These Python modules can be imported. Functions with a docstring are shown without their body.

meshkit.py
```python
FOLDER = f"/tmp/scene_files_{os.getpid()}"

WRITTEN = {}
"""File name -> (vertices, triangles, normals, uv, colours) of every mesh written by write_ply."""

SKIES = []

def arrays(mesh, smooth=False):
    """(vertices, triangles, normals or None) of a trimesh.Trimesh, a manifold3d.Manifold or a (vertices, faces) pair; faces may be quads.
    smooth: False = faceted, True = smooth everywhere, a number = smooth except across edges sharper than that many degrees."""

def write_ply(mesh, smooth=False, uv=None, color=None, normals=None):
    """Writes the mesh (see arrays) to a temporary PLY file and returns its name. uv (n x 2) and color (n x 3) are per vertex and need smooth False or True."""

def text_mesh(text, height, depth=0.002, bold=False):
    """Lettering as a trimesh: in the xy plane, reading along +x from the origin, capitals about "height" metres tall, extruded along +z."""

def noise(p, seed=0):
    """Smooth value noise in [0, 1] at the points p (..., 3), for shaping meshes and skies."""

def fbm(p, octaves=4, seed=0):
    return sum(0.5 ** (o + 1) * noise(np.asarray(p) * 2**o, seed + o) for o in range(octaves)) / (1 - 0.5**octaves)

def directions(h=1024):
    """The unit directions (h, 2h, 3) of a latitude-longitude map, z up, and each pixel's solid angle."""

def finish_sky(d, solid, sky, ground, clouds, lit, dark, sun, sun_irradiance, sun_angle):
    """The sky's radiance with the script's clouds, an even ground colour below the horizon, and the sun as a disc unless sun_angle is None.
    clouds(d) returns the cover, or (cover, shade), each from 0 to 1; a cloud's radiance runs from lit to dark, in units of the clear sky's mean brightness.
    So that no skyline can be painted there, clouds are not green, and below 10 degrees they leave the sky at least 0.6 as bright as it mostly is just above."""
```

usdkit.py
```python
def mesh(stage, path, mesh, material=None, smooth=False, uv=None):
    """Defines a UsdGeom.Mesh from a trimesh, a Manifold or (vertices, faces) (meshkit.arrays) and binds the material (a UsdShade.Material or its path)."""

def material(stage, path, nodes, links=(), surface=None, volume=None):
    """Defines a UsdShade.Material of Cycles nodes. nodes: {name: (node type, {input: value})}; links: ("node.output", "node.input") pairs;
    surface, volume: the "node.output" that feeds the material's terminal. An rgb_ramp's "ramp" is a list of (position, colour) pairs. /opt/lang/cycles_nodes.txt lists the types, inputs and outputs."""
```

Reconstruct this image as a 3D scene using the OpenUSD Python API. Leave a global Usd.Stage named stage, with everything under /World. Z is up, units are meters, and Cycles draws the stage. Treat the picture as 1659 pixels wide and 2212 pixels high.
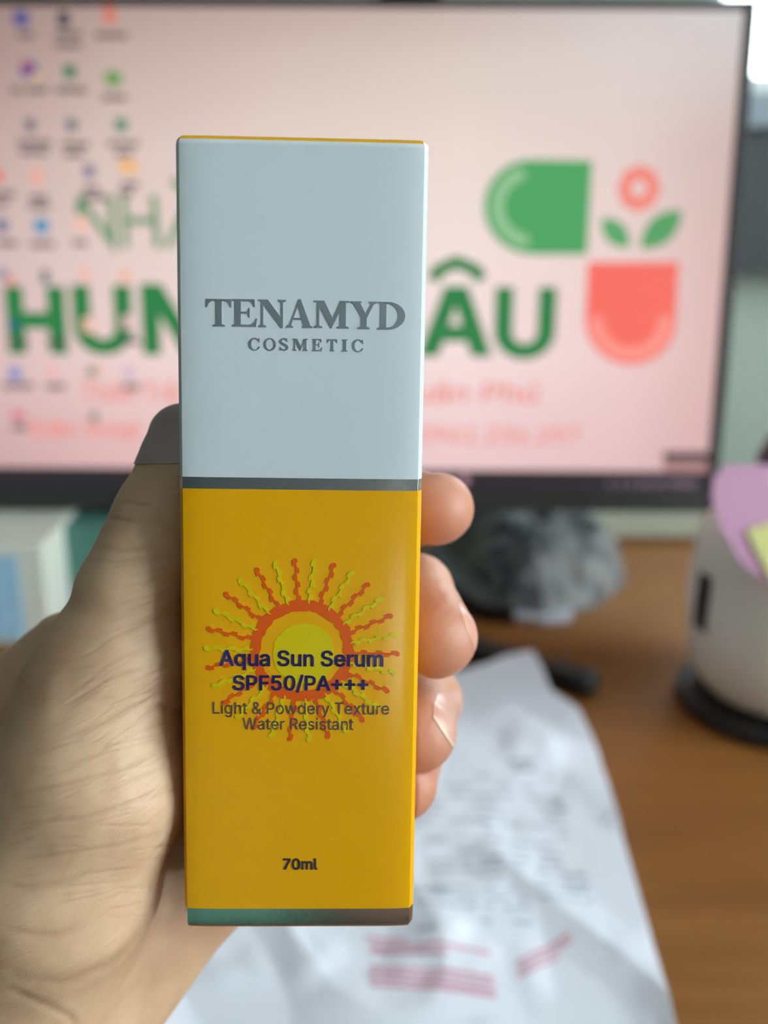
import math
import numpy as np
import trimesh
import manifold3d as m3
from shapely.geometry import Polygon, LineString, Point, box as sbox
from shapely.ops import unary_union
from shapely import affinity
import usdkit
import meshkit
from pxr import Usd, UsdGeom, UsdLux, UsdShade, Sdf, Gf, Vt

stage = Usd.Stage.CreateInMemory()
UsdGeom.SetStageUpAxis(stage, UsdGeom.Tokens.z)
UsdGeom.SetStageMetersPerUnit(stage, 1.0)
UsdGeom.Xform.Define(stage, '/World')
UsdGeom.Scope.Define(stage, '/World/Looks')
rng = np.random.default_rng(7)

# ------------------------------------------------------------------ camera
F, U0, V0 = 2300.0, 829.5, 1106.0          # focal length and centre, in picture pixels of 1659 x 2212
PITCH, ROLL = math.radians(17.94), math.radians(0.363)
EYE = np.array([0.0, 0.0, 1.04])
UPC = np.array([math.sin(ROLL) * math.cos(PITCH), math.cos(ROLL) * math.cos(PITCH), math.sin(PITCH)])
FWD = np.array([0, 0, -1.0]) - UPC * np.dot(UPC, [0, 0, -1.0])
FWD /= np.linalg.norm(FWD)
RGT = np.cross(FWD, UPC)
ROT = np.stack([RGT, FWD, UPC])            # camera coordinates (right, up, back) -> world axes


def c2w(p):
    """Camera-frame millimetres to world metres."""
    return EYE + (np.asarray(p, float) @ ROT.T) / 1000.0


def ray(u, v):
    return np.array([(u - U0) / F, -(v - V0) / F, -1.0])


def at(u, v, depth):
    """World point seen at a picture point, depth in mm along the lens axis."""
    return c2w(ray(u, v) * depth)


EXPOSURE = 0.0
cam = UsdGeom.Camera.Define(stage, '/World/Camera')
M = np.eye(4)
M[:3, :3] = ROT.T                          # rows: right, up, back
M[3, :3] = EYE
cam.AddTransformOp().Set(Gf.Matrix4d(M.tolist()))
cam.CreateHorizontalApertureAttr(20.0)
cam.CreateFocalLengthAttr(20.0 * F / 1659.0)
cam.CreateClippingRangeAttr((0.02, 100.0))
cam.CreateFStopAttr(20.0 * F / 1659.0 / 4.0)
cam.CreateFocusDistanceAttr(0.190)
cam.CreateExposureAttr(EXPOSURE)

# daylight outside the windows
dome = UsdLux.DomeLight.Define(stage, '/World/DaySky')
dome.CreateIntensityAttr(3.6)
dome.CreateColorAttr(Gf.Vec3f(0.92, 0.98, 1.0))
PANEL_GLOW, LAMP_GLOW = 0.7, 4.5


# ------------------------------------------------------------------ helpers
def lin(r, g, b):
    c = np.array([r, g, b], float) / 255.0
    return tuple(float(x) for x in np.where(c <= 0.04045, c / 12.92, ((c + 0.055) / 1.055) ** 2.4))


LOOKS = {}


def mat(name, color, rough=0.5, **kw):
    if name in LOOKS:
        return LOOKS[name]
    p = {"base_color": tuple(color), "roughness": rough}
    p.update(kw)
    LOOKS[name] = usdkit.material(stage, '/World/Looks/' + name, {"p": ("principled_bsdf", p)}, [], surface="p.BSDF")
    return LOOKS[name]


def node_mat(name, nodes, links, surface):
    LOOKS[name] = usdkit.material(stage, '/World/Looks/' + name, nodes, links, surface=surface)
    return LOOKS[name]


def glow(name, srgb, strength=1.0):
    """What a display pixel shows: light of that colour behind a faintly glossy panel."""
    if name in LOOKS:
        return LOOKS[name]
    return mat(name, (0.012, 0.012, 0.012), 0.42, emission_color=lin(*srgb), emission_strength=strength, specular_ior_level=0.25)


used = {}


def path_of(name, parent):
    base = (str(parent.GetPath()) if parent is not None else '/World') + '/' + name
    n = used.get(base, 0)
    used[base] = n + 1
    return base if n == 0 else f'{base}_{n:03d}'


def tag(prim, label=None, cat=None, group=None, kind=None):
    for k, v in (('label', label), ('category', cat), ('group', group), ('kind', kind)):
        if v:
            prim.SetCustomDataByKey(k, v)
    return prim


def thing(name, label, cat, loc=(0, 0, 0), group=None):
    x = UsdGeom.Xform.Define(stage, path_of(name, None))
    x.AddTranslateOp().Set(Gf.Vec3d(*map(float, loc)))
    ORIG[str(x.GetPath())] = np.asarray(loc, float)
    return tag(x.GetPrim(), label, cat, group)


ORIG = {}


def origin_of(prim):
    o, p = np.zeros(3), str(prim.GetPath())
    for k, v in ORIG.items():
        if p == k or p.startswith(k + '/'):
            o = v
    return o


def obj(name, mesh, material, parent=None, smooth=False, label=None):
    """One Mesh prim from world-coordinate geometry."""
    if hasattr(mesh, 'to_mesh') or isinstance(mesh, tuple):
        v, f, _ = meshkit.arrays(mesh)
        mesh = trimesh.Trimesh(v, f, process=False)
    if parent is not None:
        mesh = mesh.copy()
        mesh.vertices = np.asarray(mesh.vertices) - origin_of(parent)
    p = usdkit.mesh(stage, path_of(name, parent), mesh, material, smooth=smooth).GetPrim()
    if label:
        p.SetCustomDataByKey('label', label)
    return p


def struct(name, mesh, material, parent=None, smooth=False):
    p = obj(name, mesh, material, parent, smooth)
    if parent is None:
        p.SetCustomDataByKey('kind', 'structure')
    return p


def bx(x0, x1, y0, y1, z0, z1):
    return trimesh.creation.box(bounds=[[x0, y0, z0], [x1, y1, z1]])


def rbox(size, r, seg=12):
    """Box with rounded edges, centred."""
    h = np.asarray(size, float) / 2 - r
    s = m3.Manifold.sphere(r, seg)
    return m3.Manifold.batch_hull([s.translate((a * h[0], b * h[1], c * h[2])) for a in (-1, 1) for b in (-1, 1) for c in (-1, 1)])


def tm(man):
    v, f, _ = meshkit.arrays(man)
    return trimesh.Trimesh(v, f, process=False)


def lathe(profile, n=64):
    """Closed surface of revolution about z from (r, z) pairs that begin and end on the axis."""
    return trimesh.creation.revolve(np.asarray(profile, float), sections=n)


def basis(o, ex, ey, ez):
    m = np.eye(4)
    m[:3, 0], m[:3, 1], m[:3, 2], m[:3, 3] = ex, ey, ez, o
    return m


def polys(g):
    if g.is_empty:
        return []
    return [p for p in getattr(g, 'geoms', [g]) if isinstance(p, Polygon) and p.area > 1e-12]


def slab(shape, seg=None):
    """Extruded shapely shape, z from 0 to 1."""
    out = []
    for p in polys(shape):
        if seg:
            p = p.segmentize(seg)
        out.append(trimesh.creation.extrude_polygon(p, 1.0, engine='earcut'))
    return trimesh.util.concatenate(out)


# ------------------------------------------------------------------ lettering
def sans(text, bold=False):
    """Sans-serif lettering 1 unit high as an extruded mesh, z 0..1, x from 0."""
    m = meshkit.text_mesh(text, 1.0, 1.0, bold)
    m.vertices[:, 0] -= m.vertices[:, 0].min()
    return m


def R_(x0, x1, y0, y1):
    return sbox(x0, y0, x1, y1)


def stroke(pts, w):
    return LineString(pts).buffer(w / 2, cap_style=2, join_style=2)


def bracket(x, y, w, up=1, h=0.055):
    """A slab serif with soft brackets, centred on x and standing on y."""
    return Polygon([(x - w / 2, y), (x + w / 2, y), (x + w / 2, y + up * h * 0.7), (x + w * 0.26, y + up * h * 1.5), (x - w * 0.26, y + up * h * 1.5), (x - w / 2, y + up * h * 0.7)]).buffer(0)


def g_T():
    return unary_union([R_(.33, .53, 0, 1), bracket(.43, 0, .42), Polygon([(0, 1), (.86, 1), (.86, .70), (.83, .70), (.76, .86), (.66, .93), (.2, .93), (.1, .86), (.03, .70), (0, .70)])])


def g_E():
    return unary_union([R_(.1, .3, 0, 1), R_(0, .3, 0, .06), R_(0, .3, .94, 1), Polygon([(.3, 0), (.82, 0), (.87, .3), (.83, .3), (.74, .13), (.62, .07), (.3, .07)]),
                        Polygon([(.3, 1), (.78, 1), (.79, .72), (.755, .72), (.69, .87), (.58, .93), (.3, .93)]), R_(.3, .55, .475, .545), Polygon([(.53, .5), (.575, .68), (.605, .68), (.605, .34), (.575, .34)])])


def g_N():
    return unary_union([R_(.1, .17, 0, 1), bracket(.135, 0, .27), R_(0, .3, .945, 1), Polygon([(.1, 1), (.33, 1), (.86, .26), (.86, -.02), (.79, -.02), (.12, .90)]), R_(.79, .86, -.02, 1), bracket(.825, 1, .28, -1)])


def g_A():
    body = Polygon([(.43, 1.02), (.5, 1.02), (.86, .04), (.86, 0), (.62, 0), (.62, .04), (.40, .80), (.15, .04), (.08, .04)])
    return unary_union([body, R_(.23, .62, .285, .35), bracket(.11, 0, .24), bracket(.74, 0, .36)])


def g_M():
    return unary_union([R_(.11, .185, 0, 1), bracket(.15, 0, .29), R_(0, .32, .945, 1), Polygon([(.12, 1), (.35, 1), (.66, .3), (.6, 0), (.56, 0), (.13, .9)]), Polygon([(.88, 1), (.97, 1), (.97, .86), (.6, 0), (.56, 0), (.59, .22)]),
                        R_(.87, 1.07, 0, 1), bracket(.97, 0, .40), R_(.87, 1.18, .945, 1)])


def g_Y():
    return unary_union([R_(.36, .56, 0, .45), bracket(.46, 0, .42), Polygon([(.06, .97), (.31, .97), (.55, .5), (.5, .36), (.40, .36)]), Polygon([(.74, .97), (.83, .97), (.56, .38), (.47, .42)]), bracket(.18, 1, .38, -1), bracket(.78, 1, .28, -1)])


def ell(cx, cy, rx, ry):
    return affinity.scale(Point(cx, cy).buffer(1, 32), rx, ry)


def g_D():
    outer = ell(.36, .5, .60, .5).intersection(R_(.2, 2, -1, 2)).union(R_(.1, .4, 0, 1))
    inner = ell(.34, .5, .38, .435).intersection(R_(.30, 2, -1, 2))
    return unary_union([outer.difference(inner), R_(0, .3, 0, .06), R_(0, .3, .94, 1)])


def g_C():
    o = ell(.48, .5, .48, .52).difference(ell(.53, .5, .33, .46)).difference(R_(.62, 2, .26, .74))
    return unary_union([o, Polygon([(.83, 1.0), (.88, 1.0), (.89, .66), (.855, .66), (.74, .86)]), Polygon([(.72, .07), (.86, .2), (.9, .29), (.86, .31), (.7, .14)])])


def g_O():
    return ell(.5, .5, .5, .52).difference(ell(.5, .5, .32, .46))


def g_S():
    t = np.linspace(0, 1, 40)
    pts = [(.35 + .25 * math.cos(a), .75 + .215 * math.sin(a)) for a in np.linspace(.35, math.pi * 1.18, 24)] + [(.35 + .26 * math.cos(a), .25 + .215 * math.sin(a)) for a in np.linspace(math.pi * .28, -math.pi * .87, 26)]
    return unary_union([LineString(pts).buffer(.055), LineString(pts[16:36]).buffer(.085), Polygon([(.56, 1), (.61, 1), (.62, .7), (.585, .7), (.5, .86)]), Polygon([(.04, 0), (.09, 0), (.2, .14), (.075, .3), (.04, .3)])])


def g_I():
    return unary_union([R_(.1, .3, 0, 1), bracket(.2, 0, .4), bracket(.2, 1, .4, -1)])


SERIF = dict(T=g_T, E=g_E, N=g_N, A=g_A, M=g_M, Y=g_Y, D=g_D, C=g_C, O=g_O, S=g_S, I=g_I)

# ------------------------------------------------------------------ materials
def wall_paint(name, color):
    return node_mat(name, {"tc": ("texture_coordinate", {}), "n": ("noise_texture", {"scale": 90.0, "detail": 3.0}), "b": ("bump", {"strength": 0.15, "distance": 0.002}),
                           "p": ("principled_bsdf", {"base_color": color, "roughness": 0.7})},
                    [("tc.object", "n.vector"), ("n.fac", "b.height"), ("b.normal", "p.normal")], "p.BSDF")


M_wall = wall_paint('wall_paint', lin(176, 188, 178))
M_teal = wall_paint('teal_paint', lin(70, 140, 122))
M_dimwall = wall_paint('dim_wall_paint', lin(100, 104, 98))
M_ceil = wall_paint('ceiling_paint', lin(150, 152, 150))
M_floor = mat('floor_vinyl', lin(84, 80, 76), 0.4)
M_door = mat('door_wood', lin(150, 116, 98), 0.45)
M_band = mat('dark_panel', lin(62, 66, 70), 0.45)
M_sill = mat('sill_paint', lin(150, 165, 175), 0.4)
M_frame = mat('window_frame', lin(222, 226, 228), 0.4)
M_glass = node_mat('window_glass', {"t": ("transparent_bsdf", {"color": (0.97, 0.99, 0.99)}), "g": ("glossy_bsdf", {"roughness": 0.02}), "f": ("layer_weight", {"blend": 0.5}), "pw": ("math", {"math_type": "power", "value2": 5.0}), "ma": ("math", {"math_type": "multiply_add", "value2": 0.9, "value3": 0.04}), "m": ("mix_closure", {})},
                   [("f.facing", "pw.value1"), ("pw.value", "ma.value1"), ("ma.value", "m.fac"), ("t.BSDF", "m.closure1"), ("g.BSDF", "m.closure2")], "m.closure")
M_panel = mat('lamp_diffuser', (0.8, 0.8, 0.8), 0.5, emission_color=(1.0, 0.985, 0.95), emission_strength=PANEL_GLOW)
M_shade = mat('lamp_shade', (0.8, 0.78, 0.72), 0.6, emission_color=(1.0, 0.95, 0.86), emission_strength=LAMP_GLOW)
M_black = mat('black_plastic', lin(34, 34, 35), 0.45)
M_bezel = node_mat('bezel_plastic', {"n": ("noise_texture", {"scale": 900.0, "detail": 2.0}), "b": ("bump", {"strength": 0.1, "distance": 0.0003}), "p": ("principled_bsdf", {"base_color": lin(48, 48, 49), "roughness": 0.38})},
                   [("n.fac", "b.height"), ("b.normal", "p.normal")], "p.BSDF")
M_wood = node_mat('desk_wood', {"tc": ("texture_coordinate", {}), "mp": ("mapping", {"scale": (2.2, 26.0, 26.0), "rotation": (0, 0, 0.12)}), "n": ("noise_texture", {"scale": 3.0, "detail": 6.0, "roughness": 0.6, "distortion": 0.6}),
                                "n2": ("noise_texture", {"scale": 9.0, "detail": 2.0}),
                                "r": ("rgb_ramp", {"ramp": [(0.2, lin(108, 66, 28)), (0.5, lin(140, 90, 38)), (0.8, lin(158, 108, 50))]}),
                                "r2": ("rgb_ramp", {"ramp": [(0.3, lin(138, 82, 46)), (0.7, lin(146, 98, 38))]}), "mx": ("mix", {"fac": 0.45}),
                                "p": ("principled_bsdf", {"roughness": 0.6, "specular_ior_level": 0.3})},
                  [("tc.object", "mp.vector"), ("mp.vector", "n.vector"), ("tc.object", "n2.vector"), ("n.fac", "r.fac"), ("n2.fac", "r2.fac"), ("r.color", "mx.color1"), ("r2.color", "mx.color2"), ("mx.color", "p.base_color")], "p.BSDF")


def varnished(name, color, rough=0.16):
    """Printed carton under a glossy varnish with a little orange peel."""
    return node_mat(name, {"tc": ("texture_coordinate", {}), "n": ("noise_texture", {"scale": 1100.0, "detail": 2.0}), "n2": ("noise_texture", {"scale": 60.0, "detail": 1.0}), "a": ("math", {"math_type": "multiply_add", "value2": 0.25}),
                           "b": ("bump", {"strength": 0.5, "distance": 0.00006}), "p": ("principled_bsdf", {"base_color": color, "roughness": rough, "specular_ior_level": 0.45})},
                    [("tc.object", "n.vector"), ("tc.object", "n2.vector"), ("n.fac", "a.value1"), ("n2.fac", "a.value3"), ("a.value", "b.height"), ("b.normal", "p.normal")], "p.BSDF")


M_white_card = varnished('white_card', (0.60, 0.675, 0.705))
M_yellow_card = varnished('yellow_card', (0.78, 0.385, 0.004))
M_foil = node_mat('silver_foil', {"tc": ("texture_coordinate", {}), "n": ("noise_texture", {"scale": 700.0, "detail": 3.0}), "b": ("bump", {"strength": 0.35, "distance": 0.00006}),
                                  "p": ("principled_bsdf", {"base_color": (0.78, 0.80, 0.79), "metallic": 1.0, "roughness": 0.16})},
                  [("tc.object", "n.vector"), ("n.fac", "b.height"), ("b.normal", "p.normal")], "p.BSDF")

# ------------------------------------------------------------------ the room
DESK = 0.75
X0, X1, Y0, Y1, ZC = -1.9, 1.9, -2.3, 1.30, 2.6
struct('floor', bx(X0, X1, Y0, Y1, -0.05, 0), M_floor)
struct('ceiling', bx(X0, X1, Y0, Y1, ZC, ZC + 0.05), M_ceil)


def holed(outer, holes):
    m = m3.Manifold.cube(tuple(np.subtract(outer[1], outer[0]))).translate(tuple(outer[0]))
    for a, b in holes:
        m = m - m3.Manifold.cube(tuple(np.subtract(b, a))).translate(tuple(a))
    return tm(m)


W1 = (0.36, 0.96, 1.122, 1.62)     # window in the wall behind the monitor: x, x, z, z
W2 = (-1.60, 0.55, 0.85, 2.25)     # window in the right-hand wall: y, y, z, z
struct('wall_back', holed(((X0, Y1, 0), (X1, Y1 + 0.12, ZC)), [((W1[0], Y1 - 1, W1[2]), (W1[1], Y1 + 1, W1[3]))]), M_wall)
struct('wall_right', holed(((X1, Y0, 0), (X1 + 0.12, Y1, ZC)), [((X1 - 1, W2[0], W2[2]), (X1 + 1, W2[1], W2[3]))]), M_wall)
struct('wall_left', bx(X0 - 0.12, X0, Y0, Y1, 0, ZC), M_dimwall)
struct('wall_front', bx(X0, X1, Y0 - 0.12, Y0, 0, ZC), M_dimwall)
struct('added_panel_3', bx(-1.2, 1.2, Y0, Y0 + 0.03, 0.98, 1.30), M_band)  # dark panel added out of view for the foil band to mirror
struct('added_panel_4', bx(-1.2, 1.2, Y0, Y0 + 0.03, 1.32, 1.85), M_sill)  # pale panel added out of view to lighten the foil letters


def window(name, cx, cy, half, z0, z1, along_x, inward):
    t, d = 0.022, 0.05
    w = UsdGeom.Xform.Define(stage, '/World/' + name)
    w.GetPrim().SetCustomDataByKey('kind', 'structure')
    ORIG['/World/' + name] = np.zeros(3)

    def piece(a0, a1, q0, q1, zz0, zz1):
        return bx(cx + a0, cx + a1, cy + q0, cy + q1, zz0, zz1) if along_x else bx(cx + q0, cx + q1, cy + a0, cy + a1, zz0, zz1)

    fr = [piece(-half, half, 0.03, 0.08, z0, z0 + t), piece(-half, half, 0.03, 0.08, z1 - t, z1)]
    for s in (-half, -t / 2, half - t):
        fr.append(piece(s, s + t, 0.03, 0.08, z0 + t, z1 - t))
    obj('window_frame', trimesh.util.concatenate(fr), M_frame, w.GetPrim())
    for a, b in ((-half + t, -t / 2), (t / 2, half - t)):
        obj('pane', piece(a, b, 0.052, 0.056, z0 + t, z1 - t), M_glass, w.GetPrim())


window('window_1', (W1[0] + W1[1]) / 2, Y1, (W1[1] - W1[0]) / 2, W1[2], W1[3], True, 1)
window('window_2', X1, (W2[0] + W2[1]) / 2, (W2[1] - W2[0]) / 2, W2[2], W2[3], False, 1)
struct('trim_1', bx(0.20, 1.75, Y1 - 0.05, Y1, 0.925, 1.085), M_band)
struct('trim_2', bx(0.20, 1.75, Y1 - 0.07, Y1, 1.085, 1.12), M_sill)
M_tealwood = mat('teal_lacquer', lin(128, 186, 166), 0.35)
for nm, x0, x1, m_, lab in (('added_chest', -1.10, -0.05, M_tealwood, 'added low teal cabinet, unseen behind the viewer, mirrored in the foil foot'), ('added_chest', 0.0, 1.05, M_door, 'added low brown wooden cabinet, unseen behind the viewer, mirrored in the foil foot')):
    ch_ = thing(nm, lab, 'added furniture', ((x0 + x1) / 2, -1.42, 0))  # added unseen furniture, gives the foil foot its teal and brown reflections
    obj('case', tm(rbox((x1 - x0, 0.40, 0.60), 0.006)).apply_translation([(x0 + x1) / 2, -1.42, 0.301]), m_, ch_, 30)
    for k in range(2):
        obj('drawer', tm(rbox((x1 - x0 - 0.05, 0.016, 0.26), 0.004)).apply_translation([(x0 + x1) / 2, -1.212, 0.165 + 0.285 * k]), m_, ch_, 30)
lp = thing('added_lamp', 'added table lamp with a glowing cream shade, unseen behind the viewer, for the carton highlight', 'lamp', (0.27, -1.36, 0.6012))  # lamp added out of view to make the highlight on the carton
obj('lamp_base', lathe([(0, 0.6014), (0.06, 0.6014), (0.06, 0.612), (0.012, 0.622), (0.010, 0.72), (0, 0.72)]).apply_translation([0.27, -1.36, 0]), M_band, lp, 40)
obj('shade', lathe([(0, 0.721), (0.095, 0.722), (0.080, 0.915), (0, 0.916)]).apply_translation([0.27, -1.36, 0]), M_shade, lp, 40)

for k, (lx, ly) in enumerate(((-0.25, -1.05), (1.05, -0.45))):
    t = thing('ceiling_light', 'long white ceiling light panel ' + ('behind the camera' if k == 0 else 'nearer the right-hand window'), 'light', (lx, ly, ZC - 0.05))
    obj('lamp_frame', holed(((lx - 0.62, ly - 0.32, ZC - 0.05), (lx + 0.62, ly + 0.32, ZC)), [((lx - 0.58, ly - 0.28, ZC - 0.06), (lx + 0.58, ly + 0.28, ZC - 0.02))]), M_frame, t)
    obj('diffuser', bx(lx - 0.58, lx + 0.58, ly - 0.28, ly + 0.28, ZC - 0.045, ZC - 0.035), M_panel, t)

# ------------------------------------------------------------------ desk
def desk(u, v, h=0.0):
    """World point of a picture point on the plane h above the desk top."""
    d = ROT @ ray(u, v)
    return EYE + d * ((DESK + h - EYE[2]) / d[2])


dk = thing('desk', 'brown wood desk under the monitor and the papers', 'desk', (0, 0.5, 0))
obj('desktop', tm(rbox((1.9, 0.78, 0.03), 0.004)).apply_translation([0.1, 0.48, DESK - 0.015]), M_wood, dk, 30)
for sx in (-0.80, 1.0):
    obj('side_panel', bx(sx - 0.012, sx + 0.012, 0.14, 0.80, 0.001, DESK - 0.0302), M_wood, dk)
obj('back_panel', bx(-0.786, 0.986, 0.775, 0.795, 0.25, DESK - 0.0302), M_wood, dk)
M_pale = mat('pale_plastic', lin(168, 172, 156), 0.5)
st = desk(1262, 1166)
led = obj('cable_trunking', tm(rbox((0.62, 0.028, 0.028), 0.004)).apply_translation([st[0] + 0.31, st[1] + 0.016, DESK + 0.0142]), M_pale, None, 30)
tag(led, 'pale off-white strip lying along the back edge of the desk', 'cable trunking')

# ------------------------------------------------------------------ monitor
mon_R = np.array([[9.99978075e-01, 6.20168650e-03, -2.32135159e-03], [-6.57822624e-03, 9.70540280e-01, -2.40849107e-01], [7.59294560e-04, 2.40859097e-01, 9.70559797e-01]])
mon_P = np.array([-47.69742026, 161.20658447, -682.4078373])
SW, SH = 531.0, 299.0


def m2w(p):
    return c2w(np.asarray(p, float) @ mon_R.T + mon_P)


def spx(u, v):
    """Millimetres on the monitor's screen of a picture point."""
    d = ray(u, v)
    n = mon_R[:, 2]
    return (mon_R.T @ (d * (np.dot(n, mon_P) / np.dot(n, d)) - mon_P))[:2]


def on_screen(mesh, z0, th=0.08):
    m = mesh.copy()
    v = np.array(m.vertices)
    v[:, 2] = z0 + v[:, 2] * th
    m.vertices = m2w(v)
    return m


def span(u0, u1, v0, v1):
    """Screen rectangle (x0, x1, y_bottom, y_top) from a picture rectangle, kept square to the screen."""
    um, vm = (u0 + u1) / 2, (v0 + v1) / 2
    return spx(u0, vm)[0], spx(u1, vm)[0], spx(um, v1)[1], spx(um, v0)[1]


base_mon = m2w((0, -150, -60))
mon = thing('monitor', 'black-framed computer monitor showing a pink desktop picture behind the held carton', 'monitor', (base_mon[0], base_mon[1], DESK))
chin, bz = 15.0, 8.0


def mon_box(x0, x1, y0, y1, z0, z1, r=1.0):
    m = tm(rbox((x1 - x0, y1 - y0, z1 - z0), r))
    m.vertices = m2w(np.array(m.vertices) + [(x0 + x1) / 2, (y0 + y1) / 2, (z0 + z1) / 2])
    return m


obj('back_housing', mon_box(-SW / 2 - bz + 2, SW / 2 + bz - 2, -SH / 2 - chin + 2, SH / 2 + 5, -42, -3, 3), M_black, mon, 30)
obj('bezel_top', mon_box(-SW / 2 - bz, SW / 2 + bz, SH / 2, SH / 2 + 6, -6, 2.0), M_bezel, mon, 30)
obj('bezel_side', mon_box(-SW / 2 - bz, -SW / 2, -SH / 2, SH / 2, -6, 2.0), M_bezel, mon, 30)
obj('bezel_side', mon_box(SW / 2, SW / 2 + bz, -SH / 2, SH / 2, -6, 2.0), M_bezel, mon, 30)
obj('chin', mon_box(-SW / 2 - bz, SW / 2 + bz, -SH / 2 - chin, -SH / 2, -6, 2.4), M_bezel, mon, 30)
cw = span(822, 955, 0, 14)
obj('camera_clip', mon_box(cw[0], cw[1], SH / 2 - 0.9, SH / 2 + 7, 2.02, 9.0, 1.2), M_black, mon, 30)
# desktop picture, pinker downwards; viewing-angle darkening painted in towards the upper left
M_shaded_paper = node_mat('shaded_wallpaper', {
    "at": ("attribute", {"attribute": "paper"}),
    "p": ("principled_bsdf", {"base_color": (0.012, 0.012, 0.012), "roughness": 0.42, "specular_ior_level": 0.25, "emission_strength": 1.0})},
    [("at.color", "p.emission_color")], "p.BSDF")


def shaded_wallpaper(u, v):
    """Colour of the desktop picture with viewing-angle falloff painted in, a soft two-way blend between a few tones."""
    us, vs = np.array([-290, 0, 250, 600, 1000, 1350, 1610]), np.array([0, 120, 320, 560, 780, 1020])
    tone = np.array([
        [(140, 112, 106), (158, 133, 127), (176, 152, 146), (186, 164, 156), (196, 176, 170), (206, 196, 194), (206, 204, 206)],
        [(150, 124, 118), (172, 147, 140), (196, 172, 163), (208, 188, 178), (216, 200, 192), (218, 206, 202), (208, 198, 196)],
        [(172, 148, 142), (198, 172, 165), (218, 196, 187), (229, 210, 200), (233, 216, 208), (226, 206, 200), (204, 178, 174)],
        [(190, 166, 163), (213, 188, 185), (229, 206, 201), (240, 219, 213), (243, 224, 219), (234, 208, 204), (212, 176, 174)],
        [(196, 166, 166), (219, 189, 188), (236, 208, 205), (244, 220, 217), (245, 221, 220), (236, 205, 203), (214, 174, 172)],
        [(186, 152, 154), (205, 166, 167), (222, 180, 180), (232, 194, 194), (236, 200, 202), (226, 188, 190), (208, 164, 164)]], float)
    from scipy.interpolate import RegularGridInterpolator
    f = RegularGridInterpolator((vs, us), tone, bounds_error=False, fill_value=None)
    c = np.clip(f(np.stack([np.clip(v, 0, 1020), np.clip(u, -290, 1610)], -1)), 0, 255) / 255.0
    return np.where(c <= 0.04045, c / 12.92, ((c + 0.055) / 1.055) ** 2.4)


nx, ny = 72, 42
gx, gy = np.meshgrid(np.linspace(-SW / 2, SW / 2, nx), np.linspace(-SH / 2, SH / 2, ny))
gv = np.stack([gx.ravel(), gy.ravel(), np.zeros(nx * ny)], 1)
gi = np.arange(nx * ny).reshape(ny, nx)
gq = np.stack([gi[:-1, :-1], gi[:-1, 1:], gi[1:, 1:], gi[1:, :-1]], -1).reshape(-1, 4)
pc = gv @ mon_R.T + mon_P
col = shaded_wallpaper(U0 + F * pc[:, 0] / -pc[:, 2], V0 - F * pc[:, 1] / -pc[:, 2])
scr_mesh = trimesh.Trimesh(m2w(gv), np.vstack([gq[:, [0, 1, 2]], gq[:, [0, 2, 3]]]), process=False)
scr = obj('screen', scr_mesh, M_shaded_paper, mon)
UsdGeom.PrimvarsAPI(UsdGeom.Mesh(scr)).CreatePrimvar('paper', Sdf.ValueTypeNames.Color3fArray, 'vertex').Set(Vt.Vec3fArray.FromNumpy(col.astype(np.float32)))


def show(name, shape_or_mesh, srgb, layer=1, label=None):
    m = shape_or_mesh if isinstance(shape_or_mesh, trimesh.Trimesh) else slab(shape_or_mesh)
    return obj(name, on_screen(m, 0.05 + 0.12 * layer), glow('shown_%02x%02x%02x' % tuple(srgb), srgb), scr, False, label)


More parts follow.
